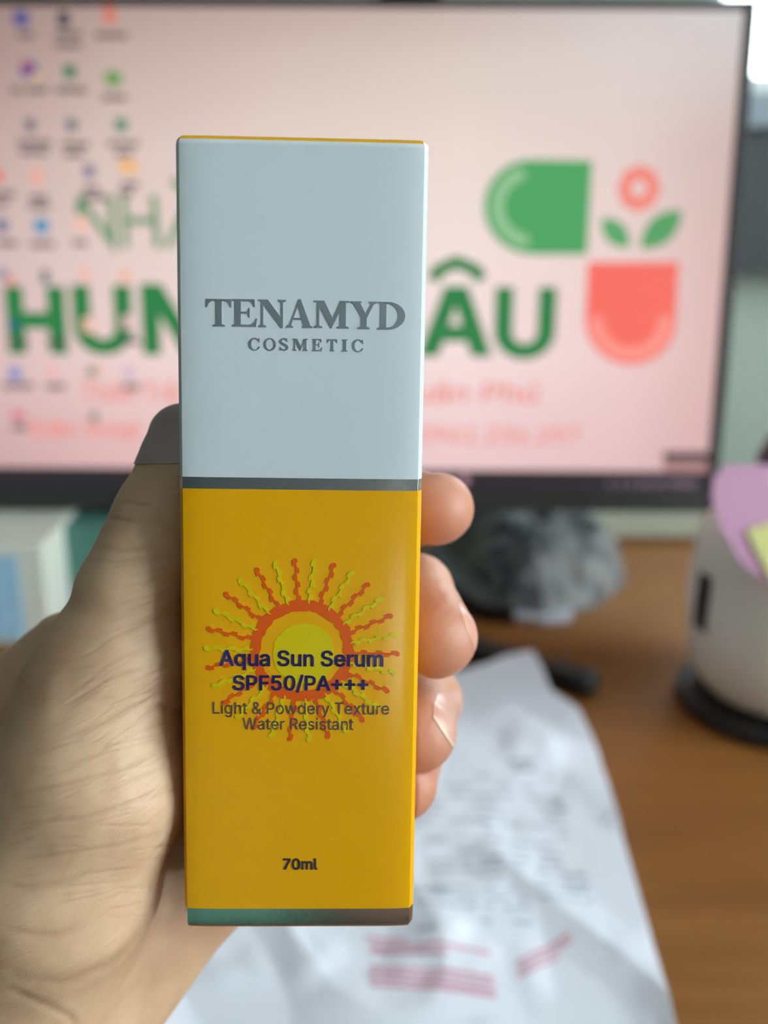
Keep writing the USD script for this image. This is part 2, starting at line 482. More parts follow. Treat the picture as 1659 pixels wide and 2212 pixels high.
def spoly(pts):
    return Polygon([tuple(spx(*p)) for p in pts]).buffer(0)


def word(name, text, u0, u1, vcap, vbase, srgb, bold=False, layer=1, slant=0.0, grow=0.0):
    m = sans(text, bold)
    x0, x1, yb, yt = span(u0, u1, vcap, vbase)
    v = np.array(m.vertices)
    w = v[:, 0].max()
    v[:, 0] = x0 + v[:, 0] / w * (x1 - x0) + slant * v[:, 1] * (yt - yb)
    v[:, 1] = yb + v[:, 1] * (yt - yb)
    m.vertices = v
    return show(name, m, srgb, layer)


GREEN = (44, 128, 70)


def block_letter(ch, w, h, t):
    """Heavy sans capitals drawn w by h with stems t thick."""
    if ch == 'H':
        return unary_union([sbox(0, 0, t, h), sbox(w - t, 0, w, h), sbox(0, h * .5 - t * .45, w, h * .5 + t * .45)])
    if ch == 'N':
        return unary_union([sbox(0, 0, t, h), sbox(w - t, 0, w, h), Polygon([(0, h), (t * 1.15, h), (w, 0), (w - t * 1.15, 0)])])
    if ch == 'U':
        r = w / 2
        o = unary_union([sbox(0, r * .9, w, h), ell(r, r * .9, r, r * .9)])
        return o.difference(unary_union([sbox(t, r * .9, w - t, h + 1), ell(r, r * .9, r - t, r * .9 - t * .85)]))
    o = ell(w / 2, h / 2, w / 2, h / 2 * 1.02).difference(ell(w / 2, h / 2, w / 2 - t, h / 2 - t * .9))
    if ch == 'C':
        return o.difference(Polygon([(w * .55, h / 2), (w * 1.3, h * .84), (w * 1.3, h * .16)]))
    return unary_union([o.difference(Polygon([(w * .55, h / 2), (w * 1.3, h * .86), (w * 1.3, h * .5)])), sbox(w * .55, h * .36, w, h * .52)])


for ch, u0, u1, vt, vb in (('C', -140, -14, 616, 766), ('H', 14, 143, 618, 765), ('U', 158, 286, 616, 766), ('N', 306, 440, 613, 767), ('G', 458, 590, 613, 770),
                           ('C', 640, 756, 614, 771), ('H', 772, 892, 614, 771), ('U', 1068, 1200, 620, 776)):
    x0, x1, yb, yt = span(u0, u1, vt, vb)
    show('letter', affinity.translate(block_letter(ch, x1 - x0, yt - yb, 11.8), x0, yb), GREEN)
a0, a1, ab, at_ = span(906, 1062, 620, 768)
A_ = Polygon([(0, 0), (.26, 0), (.33, .22), (.67, .22), (.74, 0), (1, 0), (.65, 1), (.35, 1)]).difference(Polygon([(.395, .43), (.605, .43), (.5, .76)]))
show('letter', affinity.affine_transform(A_, [a1 - a0, 0, 0, at_ - ab, a0, ab]).buffer(0.6), GREEN)
cu = [spx(*p) for p in ((935, 606), (945, 585), (986, 566), (1028, 584), (1040, 605))]
show('letter_accent', LineString(cu).buffer(4.0, cap_style=2), GREEN)
PALE = (112, 152, 114)
for pts, w in (([(172, 458), (176, 434), (244, 527), (240, 430)], 2.3), ([(268, 428), (272, 530)], 2.1), ([(270, 477), (334, 477)], 2.3), ([(332, 428), (340, 530)], 2.3), ([(364, 530), (408, 432), (456, 530)], 2.2), ([(384, 496), (440, 496)], 2.0)):
    show('letter', LineString([spx(*p) for p in pts]).buffer(w, join_style=2), PALE)
show('letter', LineString([spx(172, 432), spx(178, 458)]).buffer(3.0, cap_style=2), GREEN)
show('letter_accent', LineString([spx(372, 388), spx(396, 408)]).buffer(2.6, cap_style=2), PALE)
ROSE = (238, 148, 138)
word('address_line', 'Thôn Trầ', 176, 384, 828, 866, ROSE, True)
word('address_line', 'Xuân Phú', 840, 1160, 828, 868, ROSE, True, slant=.15)
word('phone_line', 'Điện thoại', 62, 300, 908, 944, ROSE, True)
word('phone_line', '0961.236.297', 902, 1250, 922, 958, ROSE, True, slant=.15)
# the capsule emblem
LG, RED = (76, 163, 96), (246, 110, 96)


def arc_half(cx, cy, r, a0, a1, n=40):
    return [(cx + r * math.cos(a), cy + r * math.sin(a)) for a in np.linspace(a0, a1, n)]


show('capsule_half', spoly([(1279, 347), (1146, 345)] + arc_half(1148, 447, 102, -math.pi / 2, -math.pi * 1.5) + [(1146, 550), (1268, 550)]), LG, 1, 'green half of the capsule emblem')
arcp = LineString([spx(*p) for p in arc_half(1150, 447, 75, -math.pi * .62, -math.pi * 1.42)]).buffer(3.6)
show('capsule_highlight', arcp, (150, 196, 150), 2)
show('capsule_half', spoly([(1270, 566), (1466, 566), (1460, 680)] + arc_half(1362, 690, 98, 0, math.pi) + [(1264, 680)]), RED, 1, 'red half of the capsule emblem')
arcp = LineString([spx(*p) for p in arc_half(1362, 690, 74, math.pi * .02, math.pi * .98)]).buffer(4.2)
show('capsule_highlight', arcp, (252, 150, 138), 2)
fc = spx(1380, 407)
petals = unary_union([Point(fc[0] + 9.2 * math.cos(a), fc[1] + 9.8 * math.sin(a)).buffer(4.6) for a in np.linspace(0, 2 * math.pi, 9)[:-1]] + [Point(*fc).buffer(9.5)])
show('flower', petals.difference(Point(*fc).buffer(5.0)), (243, 132, 118))


def leaf(p0, p1, w):
    p0, p1 = np.array(spx(*p0)), np.array(spx(*p1))
    t = np.linspace(0, 1, 20)
    n = np.array([-(p1 - p0)[1], (p1 - p0)[0]]) / np.linalg.norm(p1 - p0)
    prof = np.sin(t * math.pi) ** .75 * w
    a = p0 + t[:, None] * (p1 - p0) + n * prof[:, None]
    b = p0 + t[:, None] * (p1 - p0) - n * prof[:, None]
    return Polygon(np.vstack([a, b[::-1]])).buffer(0)


show('leaf', leaf((1359, 534), (1300, 472), 6.8), (88, 166, 106))
show('leaf', leaf((1384, 536), (1472, 455), 8.6), (84, 160, 98))
# desktop icons with their captions
ICONS = [  # u, v, width, height, colour, captions (u, v, width)
    (46, 40, 36, 34, (88, 84, 136), [(57, 75, 34)]), (138, 42, 26, 34, (72, 62, 74), [(148, 73, 58), (148, 97, 58)]), (237, 33, 26, 42, (208, 122, 106), [(241, 76, 70)]),
    (62, 150, 36, 36, (88, 92, 150), [(36, 195, 24), (80, 194, 46)]), (151, 155, 28, 32, (76, 122, 92), [(154, 194, 70)]), (245, 170, 36, 34, (112, 154, 88), [(247, 210, 54)]),
    (66, 270, 22, 28, (112, 108, 120), [(76, 308, 74), (74, 328, 62)]), (155, 270, 24, 28, (112, 116, 128), [(163, 312, 60), (160, 332, 44)]), (262, 270, 28, 30, (94, 138, 118), [(267, 310, 68), (268, 332, 38)]),
    (-4, 380, 22, 28, (224, 120, 110), [(10, 419, 48), (4, 440, 26)]), (80, 382, 22, 40, (235, 170, 152), [(84, 427, 40), (86, 445, 46)]), (193, 370, 24, 30, (130, 124, 146), [(198, 408, 36), (206, 426, 54)]),
    (277, 360, 40, 30, (240, 184, 120), [(282, 398, 40), (272, 416, 30)]), (5, 487, 24, 30, (108, 112, 140), [(16, 525, 46)]), (90, 488, 32, 32, (84, 148, 182), [(92, 527, 52)]),
    (176, 484, 26, 34, (246, 188, 170), [(173, 524, 32)]), (6, 592, 22, 24, (140, 144, 168), []), (24, 606, 18, 26, (228, 150, 132), []), (98, 598, 18, 30, (104, 116, 110), []), (184, 592, 24, 30, (240, 186, 172), []),
    (270, 596, 26, 30, (240, 186, 168), []), (30, 702, 22, 22, (44, 92, 130), [(40, 738, 44)]), (192, 702, 26, 34, (240, 190, 172), [(120, 738, 40)]), (276, 696, 24, 30, (226, 184, 184), [(284, 736, 40)]),
    (33, 806, 26, 28, (128, 140, 196), [(40, 832, 66)]), (112, 802, 24, 30, (238, 184, 176), [(121, 834, 42)]), (198, 802, 18, 20, (120, 124, 112), []), (213, 800, 10, 22, (236, 180, 150), []), (278, 804, 22, 24, (206, 180, 206), [(284, 834, 40)]),
    (40, 897, 26, 22, (214, 120, 140), [(43, 922, 34)]), (203, 900, 18, 22, (138, 138, 134), []), (-110, 40, 30, 34, (90, 110, 150), [(-104, 76, 50)]), (-110, 156, 30, 34, (110, 150, 120), [(-104, 194, 60)]),
    (-112, 270, 26, 30, (120, 120, 130), [(-108, 310, 60)]), (-116, 380, 26, 30, (226, 160, 120), [(-110, 420, 50)])]
for k, (u, v, w, h, c, caps) in enumerate(ICONS):
    x0, x1, yb, yt = span(u - w / 2, u + w / 2, v - h / 2, v + h / 2)
    r = min(x1 - x0, yt - yb) * 0.3
    show('icon', sbox(x0 + r, yb + r, x1 - r, yt - r).buffer(r, 6), c, 3)
    for cu_, cv, cw_ in caps:
        x0, x1, yb, yt = span(cu_ - cw_ / 2, cu_ + cw_ / 2, cv - 7, cv + 7)
        n = max(2, int((x1 - x0) / 1.7))
        dashes = unary_union([sbox(x0 + (x1 - x0) * (i + .04) / n, yb, x0 + (x1 - x0) * (i + .86) / n, yt - (0.7 if (i * 7 + k) % 3 else 0)) for i in range(n)])
        show('icon_caption', dashes, (84, 72, 75), 3)
show('icon_badge', Point(*spx(56, 143)).buffer(2.6), (186, 70, 92), 4)
show('icon_badge', Point(*spx(77, 166)).buffer(2.2), (232, 178, 110), 4)
# taskbar
x0, x1, yb, _ = -SW / 2, SW / 2, -SH / 2, 0
yt = spx(900, 1018)[1]
yt = max(yt, spx(200, 1010)[1])
show('taskbar', sbox(x0, yb, x1, yt), (40, 36, 40), 1)
for u, c in ((945, (150, 96, 70)), (1003, (190, 140, 160))):
    p = spx(u, 1036)
    show('taskbar_icon', Point(*p).buffer(3.2), c, 2)
for i, (u, w) in enumerate(((1318, 10), (1342, 10), (1364, 12), (1392, 22), (1424, 22), (1470, 50), (1500, 14))):
    a = span(u - w / 2, u + w / 2, 1038, 1052)
    show('taskbar_mark', sbox(a[0], a[2], a[1], a[3]), (112, 92, 108), 2)
a = span(1432, 1545, 976, 996)
show('notice_bar', sbox(a[0], a[2], min(a[1], SW / 2), a[3]), (66, 46, 52), 2)
a = span(1432, 1535, 997, 1020)
show('notice_bar', sbox(a[0], a[2], min(a[1], SW / 2), a[3]), (176, 132, 132), 2)
# stand
nb = m2w((8, -120, -40))
obj('stand_neck', bx(nb[0] - 0.035, nb[0] + 0.035, nb[1] + 0.004, nb[1] + 0.022, DESK + 0.010, nb[2] + 0.06), M_black, mon)
obj('stand_base', tm(rbox((0.11, 0.15, 0.012), 0.005)).apply_translation([nb[0], nb[1] + 0.0, DESK + 0.0062]), M_black, mon, 30)

# ------------------------------------------------------------------ held carton
BW, BH, BD = 43.3, 143.5, 42.0
from scipy.spatial.transform import Rotation as Rot
box_R = Rot.from_euler('YXZ', [1.85, 8.17, -0.63], degrees=True).as_matrix()
box_P = np.array([-14.95, -7.40, -190.18])


def b2w(p):
    return c2w(np.asarray(p, float) @ box_R.T + box_P)


def pillow(x):
    return -0.55 * (np.abs(x) / (BW / 2)) ** 9


def ring(z, inset):
    """Cross-section of the carton (x across, y up the carton = z argument, depth backwards), slightly pillowed."""
    h = BW / 2 - 0.4 * inset
    pts = []
    fw, fd = 0.85, 1.75                      # crease facet: width across, depth backwards
    xs = np.linspace(-(h - fw), h - fw, 37)
    zc = pillow(h - fw) - inset
    edge = [(h - fw + 0.06, zc - 0.05), (h - fw + 0.14, zc - 0.17), (h - 0.16, zc - fd + 0.34), (h - 0.05, zc - fd), (h, zc - fd - 0.5)]
    pts += [(x, pillow(x) - inset) for x in xs] + edge
    back = -(BD - inset)
    for a in np.linspace(0, math.pi / 2, 6):
        pts.append((h - 1.5 + 1.5 * math.cos(a), back + 1.5 - 1.5 * math.sin(a)))
    for a in np.linspace(0, math.pi / 2, 6):
        pts.append((-(h - 1.5) - 1.5 * math.sin(a), back + 1.5 - 1.5 * math.cos(a)))
    pts += [(-x, z_) for x, z_ in edge[::-1]]
    return np.array([(x, z, d) for x, d in pts])


def loft(levels):
    """Closed solid through carton cross-sections [(y, inset)]."""
    rings = [ring(*l) for l in levels]
    n = len(rings[0])
    v = np.vstack(rings + [rings[0].mean(0)[None], rings[-1].mean(0)[None]])
    f = []
    for k in range(len(rings) - 1):
        for i in range(n):
            j = (i + 1) % n
            a, b, c, d = k * n + i, k * n + j, (k + 1) * n + j, (k + 1) * n + i
            f += [(a, c, b), (a, d, c)]
    c0, c1 = len(v) - 2, len(v) - 1
    for i in range(n):
        j = (i + 1) % n
        f += [(i, j, c0), ((len(rings) - 1) * n + j, (len(rings) - 1) * n + i, c1)]
    m = trimesh.Trimesh(b2w(v), np.array(f), process=False)
    m.fix_normals()
    return m


def bpx(u, v):
    d = ray(u, v)
    n = box_R[:, 2]
    return (box_R.T @ (d * (np.dot(n, box_P) / np.dot(n, d)) - box_P))[:2]


Y_band_t, Y_band_b, Y_foot = bpx(650, 1033)[1], bpx(650, 1058)[1], bpx(650, 1963)[1]
carton = thing('serum_carton', 'tall yellow and white sunscreen carton held upright in the hand', 'box', b2w((0, -BH / 2, -BD / 2)))
H2, RT = BH / 2, 1.7


def top_levels(a0, a1, n=7):
    return [(H2 - RT + RT * math.sin(a), RT - RT * math.cos(a)) for a in np.linspace(a0, a1, n)]


FOLD = math.radians(33)
obj('white_panel', loft([(Y_band_t, 0), (0.5 * (Y_band_t + H2), 0)] + top_levels(0, FOLD)), M_white_card, carton, 40)
obj('top_flap', loft(top_levels(FOLD, math.pi / 2 * .98)), M_yellow_card, carton, 40)
obj('foil_band', loft([(Y_band_b, 0.0), (Y_band_t, 0.0)]), M_foil, carton, 40, 'silver foil band between the white and yellow panels')
obj('yellow_panel', loft([(Y_foot, 0), (Y_band_b, 0)]), M_yellow_card, carton, 40)
obj('foil_foot', loft([(-H2, 0.9), (-H2 + 0.25, 0.45), (-H2 + 0.9, 0), (Y_foot, 0)]), M_foil, carton, 40, 'silver foil band at the foot of the carton')


def print_on(name, mesh, material, layer=1, label=None):
    """Flat print lying on the carton's front; mesh in carton millimetres, z 0..1 for its thin ink film."""
    m = mesh.copy()
    v = np.array(m.vertices)
    v[:, 2] = pillow(v[:, 0]) - 0.02 + v[:, 2] * (0.05 + 0.022 * layer)
    m.vertices = b2w(v)
    return obj(name, m, material, carton, False, label)


def bspan(u0, u1, v0, v1):
    um, vm = (u0 + u1) / 2, (v0 + v1) / 2
    return bpx(u0, vm)[0], bpx(u1, vm)[0], bpx(um, v1)[1], bpx(um, v0)[1]


def serif_letter(ch, u0, u1, v0, v1):
    g = SERIF[ch]()
    bx0, _, bx1, _ = g.bounds
    x0, x1, yb, yt = bspan(u0, u1, v0, v1)
    g = affinity.affine_transform(affinity.translate(g, -bx0), [(x1 - x0) / (bx1 - bx0), 0, 0, yt - yb, x0, yb])
    print_on('foil_letter', slab(g.buffer(0.03).simplify(0.01), 0.8), M_letter, 2)


M_letter = node_mat('letter_foil', {"tc": ("texture_coordinate", {}), "n": ("noise_texture", {"scale": 160.0, "detail": 2.0}), "b": ("bump", {"strength": 0.25, "distance": 0.0003}),
                                    "p": ("principled_bsdf", {"base_color": (0.50, 0.515, 0.505), "metallic": 1.0, "roughness": 0.22})},
                    [("tc.object", "n.vector"), ("n.fac", "b.height"), ("b.normal", "p.normal")], "p.BSDF")
for ch, u0, u1, v0, v1 in (('T', 445, 499.5, 646, 705), ('E', 501, 555.5, 646.5, 705.5), ('N', 558, 617.5, 647.5, 707), ('A', 618, 675, 648, 708), ('M', 677.5, 754, 650, 709), ('Y', 757, 814, 651.5, 710.5), ('D', 815.5, 875, 652.5, 712)):
    serif_letter(ch, u0, u1, v0, v1)
for ch, u0, u1, v0, v1 in (('C', 537, 561, 730.5, 756.5), ('O', 570, 596, 731, 757), ('S', 604, 622.5, 731, 757), ('M', 632, 665, 732, 757.5), ('E', 674.5, 696, 732.5, 758), ('T', 707, 728, 733, 758.5), ('I', 738.5, 750.5, 733.5, 759), ('C', 760.5, 784.5, 734, 760)):
    serif_letter(ch, u0, u1, v0, v1)


def ink(name, srgb, rough=0.25):
    return mat(name, lin(*srgb), rough)


M_indigo, M_grey_ink = ink('indigo_ink', (62, 54, 112)), ink('grey_ink', (84, 70, 74))
M_orange_ink, M_lemon_ink = ink('orange_ink', (218, 88, 14)), ink('lemon_ink', (210, 190, 0))


def sans_line(name, text, u0, u1, vcap, vbase, material, bold, layer=4):
    m = sans(text, bold)
    x0, x1, yb, yt = bspan(u0, u1, vcap, vbase)
    v = np.array(m.vertices)
    v[:, 0] = x0 + v[:, 0] / v[:, 0].max() * (x1 - x0)
    v[:, 1] = yb + v[:, 1] * (yt - yb)
    m.vertices = v
    if bold:                                 # a heavier weight than the font gives
        m = trimesh.util.concatenate([m.copy().apply_translation([dx, dy, 0]) for dx, dy in ((-.05, 0), (.05, 0), (0, .03))])
    print_on(name, m, material, layer)


sans_line('product_name', 'Aqua Sun Serum', 474, 828, 1406, 1438, M_indigo, True)
sans_line('product_name', 'SPF50/PA+++', 503, 795.5, 1460, 1490.5, M_indigo, True)
sans_line('description', 'Light & Powdery Texture', 460, 841, 1517, 1542, M_grey_ink, False)
sans_line('description', 'Water Resistant', 525, 763.5, 1551, 1575.5, M_grey_ink, False)
sans_line('volume_mark', '70ml', 611.5, 685.5, 1855, 1877.5, M_grey_ink, True)

sc = bpx(652.4, 1406.5)
mm = 190.5 / F                                   # millimetres of one picture pixel on the carton


def rough_circle(r, amp, n, seed, cx=0.0, cy=0.0):
    q = np.random.default_rng(seed)
    a = np.linspace(0, 2 * math.pi, n, endpoint=False)
    k = np.convolve(np.r_[q.normal(0, 1, n), 0, 0], [.25, .5, .25], 'same')[:n]
    rad = r + amp * k
    return Polygon(np.stack([sc[0] + (cx + rad * np.cos(a)) * mm, sc[1] + (cy + rad * np.sin(a)) * mm], 1)).buffer(0)


print_on('sun_ring', slab(rough_circle(114, 2.6, 120, 3).difference(rough_circle(91, 2.8, 110, 5)), 1.0), M_orange_ink, 1)
print_on('sun_disc', slab(rough_circle(68, 1.0, 80, 8, 4, -6), 1.0), M_lemon_ink, 1)


def sun_ray(angle, r0, r1, hook):
    """A ribbon with scalloped, stepped edges and a rounded end, along +x before it is turned."""
    L, w = r1 - r0, 4.6
    n = 6
    step = L / n
    top, bot, y = [], [], 0.0
    body = []
    for i in range(n):
        yy = 2.9 * (1 if i % 2 else -1)
        x = r0 + i * step
        body.append(Polygon([(x - 1.5, yy - w), (x + step * .62, yy - w * .9), (x + step + 1.5, -yy * .2 - w * .35), (x + step + 1.5, -yy * .2 + w * .35), (x + step * .62, yy + w * .9), (x - 1.5, yy + w)]))
    g = unary_union(body).intersection(sbox(r0, -7.4, r1 - 3, 7.4))
    bites = [Point(r0 + (i + .95) * step, 7.0 * (1 if i % 2 else -1)).buffer(4.7) for i in range(n)]
    g = g.difference(unary_union(bites)).union(LineString([(r0, 0), (r1 - 5, 0)]).buffer(1.9)).union(Point(r1 - 5.5, 0).buffer(5.6))
    if hook:
        g = g.union(Polygon([(r0 - 10, -3), (r0 - 6, 2), (r0 + 3, 3.5), (r0 + 3, -2), (r0 - 3, -1)]))
    g = affinity.rotate(g, angle, origin=(0, 0))
    return affinity.affine_transform(g, [mm, 0, 0, mm, sc[0], sc[1]])


for k in range(30):
    ang = 94.5 - 12 * k
    hot = k % 2 == 0
    rr = 206 + 8 * abs(math.cos(math.radians(ang)))
    print_on('sun_ray', slab(sun_ray(ang, 113 if hot else 116, rr, not hot), 1.0), M_orange_ink if hot else M_lemon_ink, 2 if hot else 3)

# ------------------------------------------------------------------ hand
def P(u, v, z):
    return ray(u, v) * z


def capsule(g, a, b):
    """Signed distance of round cones a-b, each (u, v, depth, radius mm)."""
    pa, pb, ra, rb = P(*a[:3]), P(*b[:3]), a[3], b[3]
    d = pb - pa
    t = np.clip(((g - pa) @ d) / (d @ d), 0, 1)
    return np.linalg.norm(g - pa - t[..., None] * d, axis=-1) - (ra + (rb - ra) * t)


def smin(a, b, k):
    h = np.clip(0.5 + 0.5 * (b - a) / k, 0, 1)
    return b + (a - b) * h - k * h * (1 - h)


def chain(g, pts, k):
    d = capsule(g, pts[0], pts[1])
    for a, b in zip(pts[1:-1], pts[2:]):
        d = smin(d, capsule(g, a, b), k)
    return d


FINGERS = [
    [(560, 1150, 252, 10.5), (760, 1108, 248, 9.0), (880, 1096, 239, 8.3), (943, 1098, 230, 7.9)],
    [(600, 1280, 253, 11.0), (790, 1240, 250, 9.2), (898, 1278, 240, 7.9), (944, 1377, 222, 8.3)],
    [(600, 1430, 253, 10.5), (780, 1425, 250, 9.0), (914, 1512, 238, 8.0), (901, 1586, 220, 7.9)],
    [(590, 1570, 251, 9.5), (750, 1580, 247, 7.8), (880, 1640, 236, 7.0), (872, 1699, 222, 7.0)]]
THUMB = [(205, 1500, 207, 13.0), (258, 1400, 206, 12.3), (280, 1285, 205, 10.3), (348, 1112, 207, 9.0), (386, 1004, 208, 7.6), (396, 948, 208, 6.8)]
WRIST = (20, 2210, 226, 23.0)


def hand_sdf(g):
    palm = capsule(g, WRIST, (560, 1180, 251, 11.5))
    for q in ((600, 1290, 252, 12), (600, 1430, 252, 11.5), (585, 1560, 250, 10.5)):
        palm = smin(palm, capsule(g, WRIST, q), 5)
    hypo = smin(capsule(g, (420, 1880, 238, 14.5), (228, 2100, 233, 17.2)), capsule(g, (560, 1640, 246, 12), (420, 1880, 238, 14.5)), 4)
    palm = smin(palm, hypo, 4)
    thenar = smin(capsule(g, (228, 1500, 208, 15.2), (196, 1690, 206.5, 18.6)), capsule(g, (196, 1690, 206.5, 18.6), (112, 1905, 209, 20.0)), 4)
    thenar = smin(thenar, capsule(g, (112, 1905, 209, 20.0), WRIST), 5)
    thumb = chain(g, THUMB, 1.5)
    web = capsule(g, (152, 1408, 229, 9.0), (-70, 1640, 234, 14.5))
    web = smin(web, capsule(g, (-70, 1640, 234, 14.5), WRIST), 6)
    d = smin(palm, web, 6)
    d = smin(d, smin(thenar, thumb, 7), 4.0)
    fing = None
    for f in FINGERS:
        c = chain(g, f, 2.5)
        fing = c if fing is None else smin(fing, c, 0.8)
    d = smin(d, fing, 4)
    arm = smin(capsule(g, WRIST, (-260, 2700, 225, 27)), capsule(g, (-260, 2700, 225, 27), (-900, 4200, 200, 36)), 8)
    d = smin(d, arm, 8)
    # the skin gives way to the carton
    q = (g - box_P) @ box_R
    c = np.array([0, 0, -BD / 2])
    e = np.abs(q - c) - np.array([BW / 2, BH / 2, BD / 2])
    bd = np.linalg.norm(np.maximum(e, 0), axis=-1) + np.minimum(e.max(-1), 0)
    k = 0.8
    a, b = d, 0.35 - bd
    h = np.clip(0.5 - 0.5 * (b - a) / k, 0, 1)
    return b + (a - b) * h + k * h * (1 - h)


def surface_nets(fn, lo, hi, s):
    n = np.ceil((np.array(hi) - lo) / s).astype(int) + 1
    S = np.empty(n, np.float32)
    ys, zs = np.arange(n[1]) * s + lo[1], np.arange(n[2]) * s + lo[2]
    for i0 in range(0, n[0], 12):
        xs = np.arange(i0, min(i0 + 12, n[0])) * s + lo[0]
        S[i0:i0 + 12] = fn(np.stack(np.meshgrid(xs, ys, zs, indexing='ij'), -1))
    ins = S < 0
    acc = np.zeros((*(n - 1), 3), np.float32)
    cnt = np.zeros(n - 1, np.float32)
    ax = [(1, 0, 0), (0, 1, 0), (0, 0, 1)]
    for k in range(3):
        for o in np.ndindex(2, 2):
            off = [0, 0, 0]
            off[(k + 1) % 3], off[(k + 2) % 3] = o
            a = tuple(slice(off[i], off[i] + n[i] - 1) for i in range(3))
            b = tuple(slice(off[i] + ax[k][i], off[i] + ax[k][i] + n[i] - 1) for i in range(3))
            cross = ins[a] != ins[b]
            t = np.where(cross, S[a] / np.where(cross, S[a] - S[b], 1), 0)
            for i in range(3):
                acc[..., i] += np.where(cross, off[i] + (t if i == k else 0), 0)
            cnt += cross
    on = cnt > 0
    idx = np.full(n - 1, -1, np.int64)
    idx[on] = np.arange(on.sum())
    cells = np.argwhere(on)
    v = (cells + acc[on] / cnt[on][:, None]) * s + lo
    faces = []
    for k in range(3):
        i1, i2 = (k + 1) % 3, (k + 2) % 3
        a = [slice(0, n[i]) for i in range(3)]
        a[k] = slice(0, n[k] - 1)
        a[i1], a[i2] = slice(1, n[i1] - 1), slice(1, n[i2] - 1)
        b = list(a)
        b[k] = slice(1, n[k])
        A, B = ins[tuple(a)], ins[tuple(b)]
        e = np.argwhere(A != B)
        flip = A[tuple(e.T)]
        base = e.copy()
        base[:, i1] += 1
        base[:, i2] += 1

        def cell(d1, d2):
            c = base.copy()
            c[:, i1] -= d1
            c[:, i2] -= d2
            return idx[tuple(c.T)]
        q = np.stack([cell(1, 1), cell(0, 1), cell(0, 0), cell(1, 0)], 1)
        q[~flip] = q[~flip][:, ::-1]
        faces.append(q)
    q = np.vstack(faces)
    return trimesh.Trimesh(v, np.vstack([q[:, [0, 1, 2]], q[:, [0, 2, 3]]]), process=False)


hand_mesh = surface_nets(hand_sdf, np.array([-112.0, -196.0, -268.0]), np.array([26.0, 22.0, -176.0]), 1.25)
hand_mesh = hand_mesh.subdivide()


def grad(fn, p, e=0.15):
    g = np.stack([fn(p + np.eye(3)[i] * e) - fn(p - np.eye(3)[i] * e) for i in range(3)], -1)
    return g / np.maximum(np.linalg.norm(g, axis=-1, keepdims=True), 1e-9)


_v = np.array(hand_mesh.vertices)
_uv = np.stack([U0 + F * _v[:, 0] / -_v[:, 2], V0 - F * _v[:, 1] / -_v[:, 2]], 1)
_in = (_uv[:, 0] > -30) & (_uv[:, 0] < 430) & (_uv[:, 1] > 1040) & (_uv[:, 1] < 2230) & (_v[:, 2] > -224)
hand_mesh = hand_mesh.subdivide(face_index=np.nonzero(_in[hand_mesh.faces].all(1))[0])
hv = np.array(hand_mesh.vertices)
keep = hv[:, 1] > -192                              # not the open end of the forearm
hn = grad(hand_sdf, hv)
for _ in range(2):
    step = np.clip(hand_sdf(hv), -0.6, 0.6)
    hv[keep] -= hn[keep] * step[keep, None]
# creases: grooves pressed into the skin along the palm's lines
CREASES = [
    ([(371, 1481), (316, 1514), (220, 1562), (110, 1606)], .30, .55), ([(367, 1617), (257, 1664), (140, 1694), (7, 1723)], .22, .5), ([(360, 1694), (294, 1730), (176, 1767), (7, 1782)], .24, .5),
    ([(356, 1797), (257, 1826), (110, 1848), (7, 1859)], .16, .5), ([(367, 1653), (206, 1719)], .16, .45), ([(352, 1430), (220, 1473), (117, 1547)], .2, .5), ([(330, 1395), (240, 1430), (150, 1500)], .16, .45),
    ([(0, 1907), (55, 1921), (147, 1907), (220, 1866)], .2, .8), ([(0, 2002), (66, 2017), (121, 2020), (190, 1995)], .2, .9), ([(330, 1965), (286, 2030), (235, 2085), (176, 2108), (128, 2122), (0, 2109)], .35, 1.0),
    ([(0, 2130), (73, 2160), (147, 2195), (180, 2230)], .35, 1.0), ([(225, 1120), (262, 1122), (301, 1131)], .45, .45), ([(252, 1090), (278, 1084), (330, 1092)], .25, .45), ([(205, 1172), (262, 1190), (330, 1185)], .18, .5),
    ([(190, 1205), (250, 1215), (310, 1205)], .18, .5), ([(300, 1270), (340, 1245)], .2, .5), ([(395, 1545), (330, 1520)], .3, .6), ([(250, 1330), (330, 1300), (370, 1270)], .16, .5), ([(230, 1385), (330, 1340), (375, 1310)], .18, .5)]
qc = np.random.default_rng(31)
for k in range(120):                                # fine lines fanning over the ball of the thumb
    v0 = qc.uniform(1180, 2000)
    u0 = qc.uniform(10, 300) if v0 > 1420 else qc.uniform(190, 330)
    L = qc.uniform(50, 190)
    slope = math.radians(np.interp(v0, [1150, 1300, 1500, 1700, 1900, 2000], [4, 22, 27, 16, 9, 5]) + qc.normal(0, 3))
    pts, p_ = [], np.array([u0, v0])
    for t in range(6):
        pts.append(tuple(p_))
        slope += qc.normal(0, .06)
        p_ = p_ + L / 5 * np.array([math.cos(slope), -math.sin(slope)])
    CREASES.append((pts, qc.uniform(.05, .15), qc.uniform(.22, .34)))
uv = np.stack([U0 + F * hv[:, 0] / -hv[:, 2], V0 - F * hv[:, 1] / -hv[:, 2]], 1)
front = (hn[:, 2] > -0.25) & keep
depth_disp = np.zeros(len(hv))
crease_shade = np.zeros(len(hv))  # crease pigment and groove shade, both darkened into the skin colour
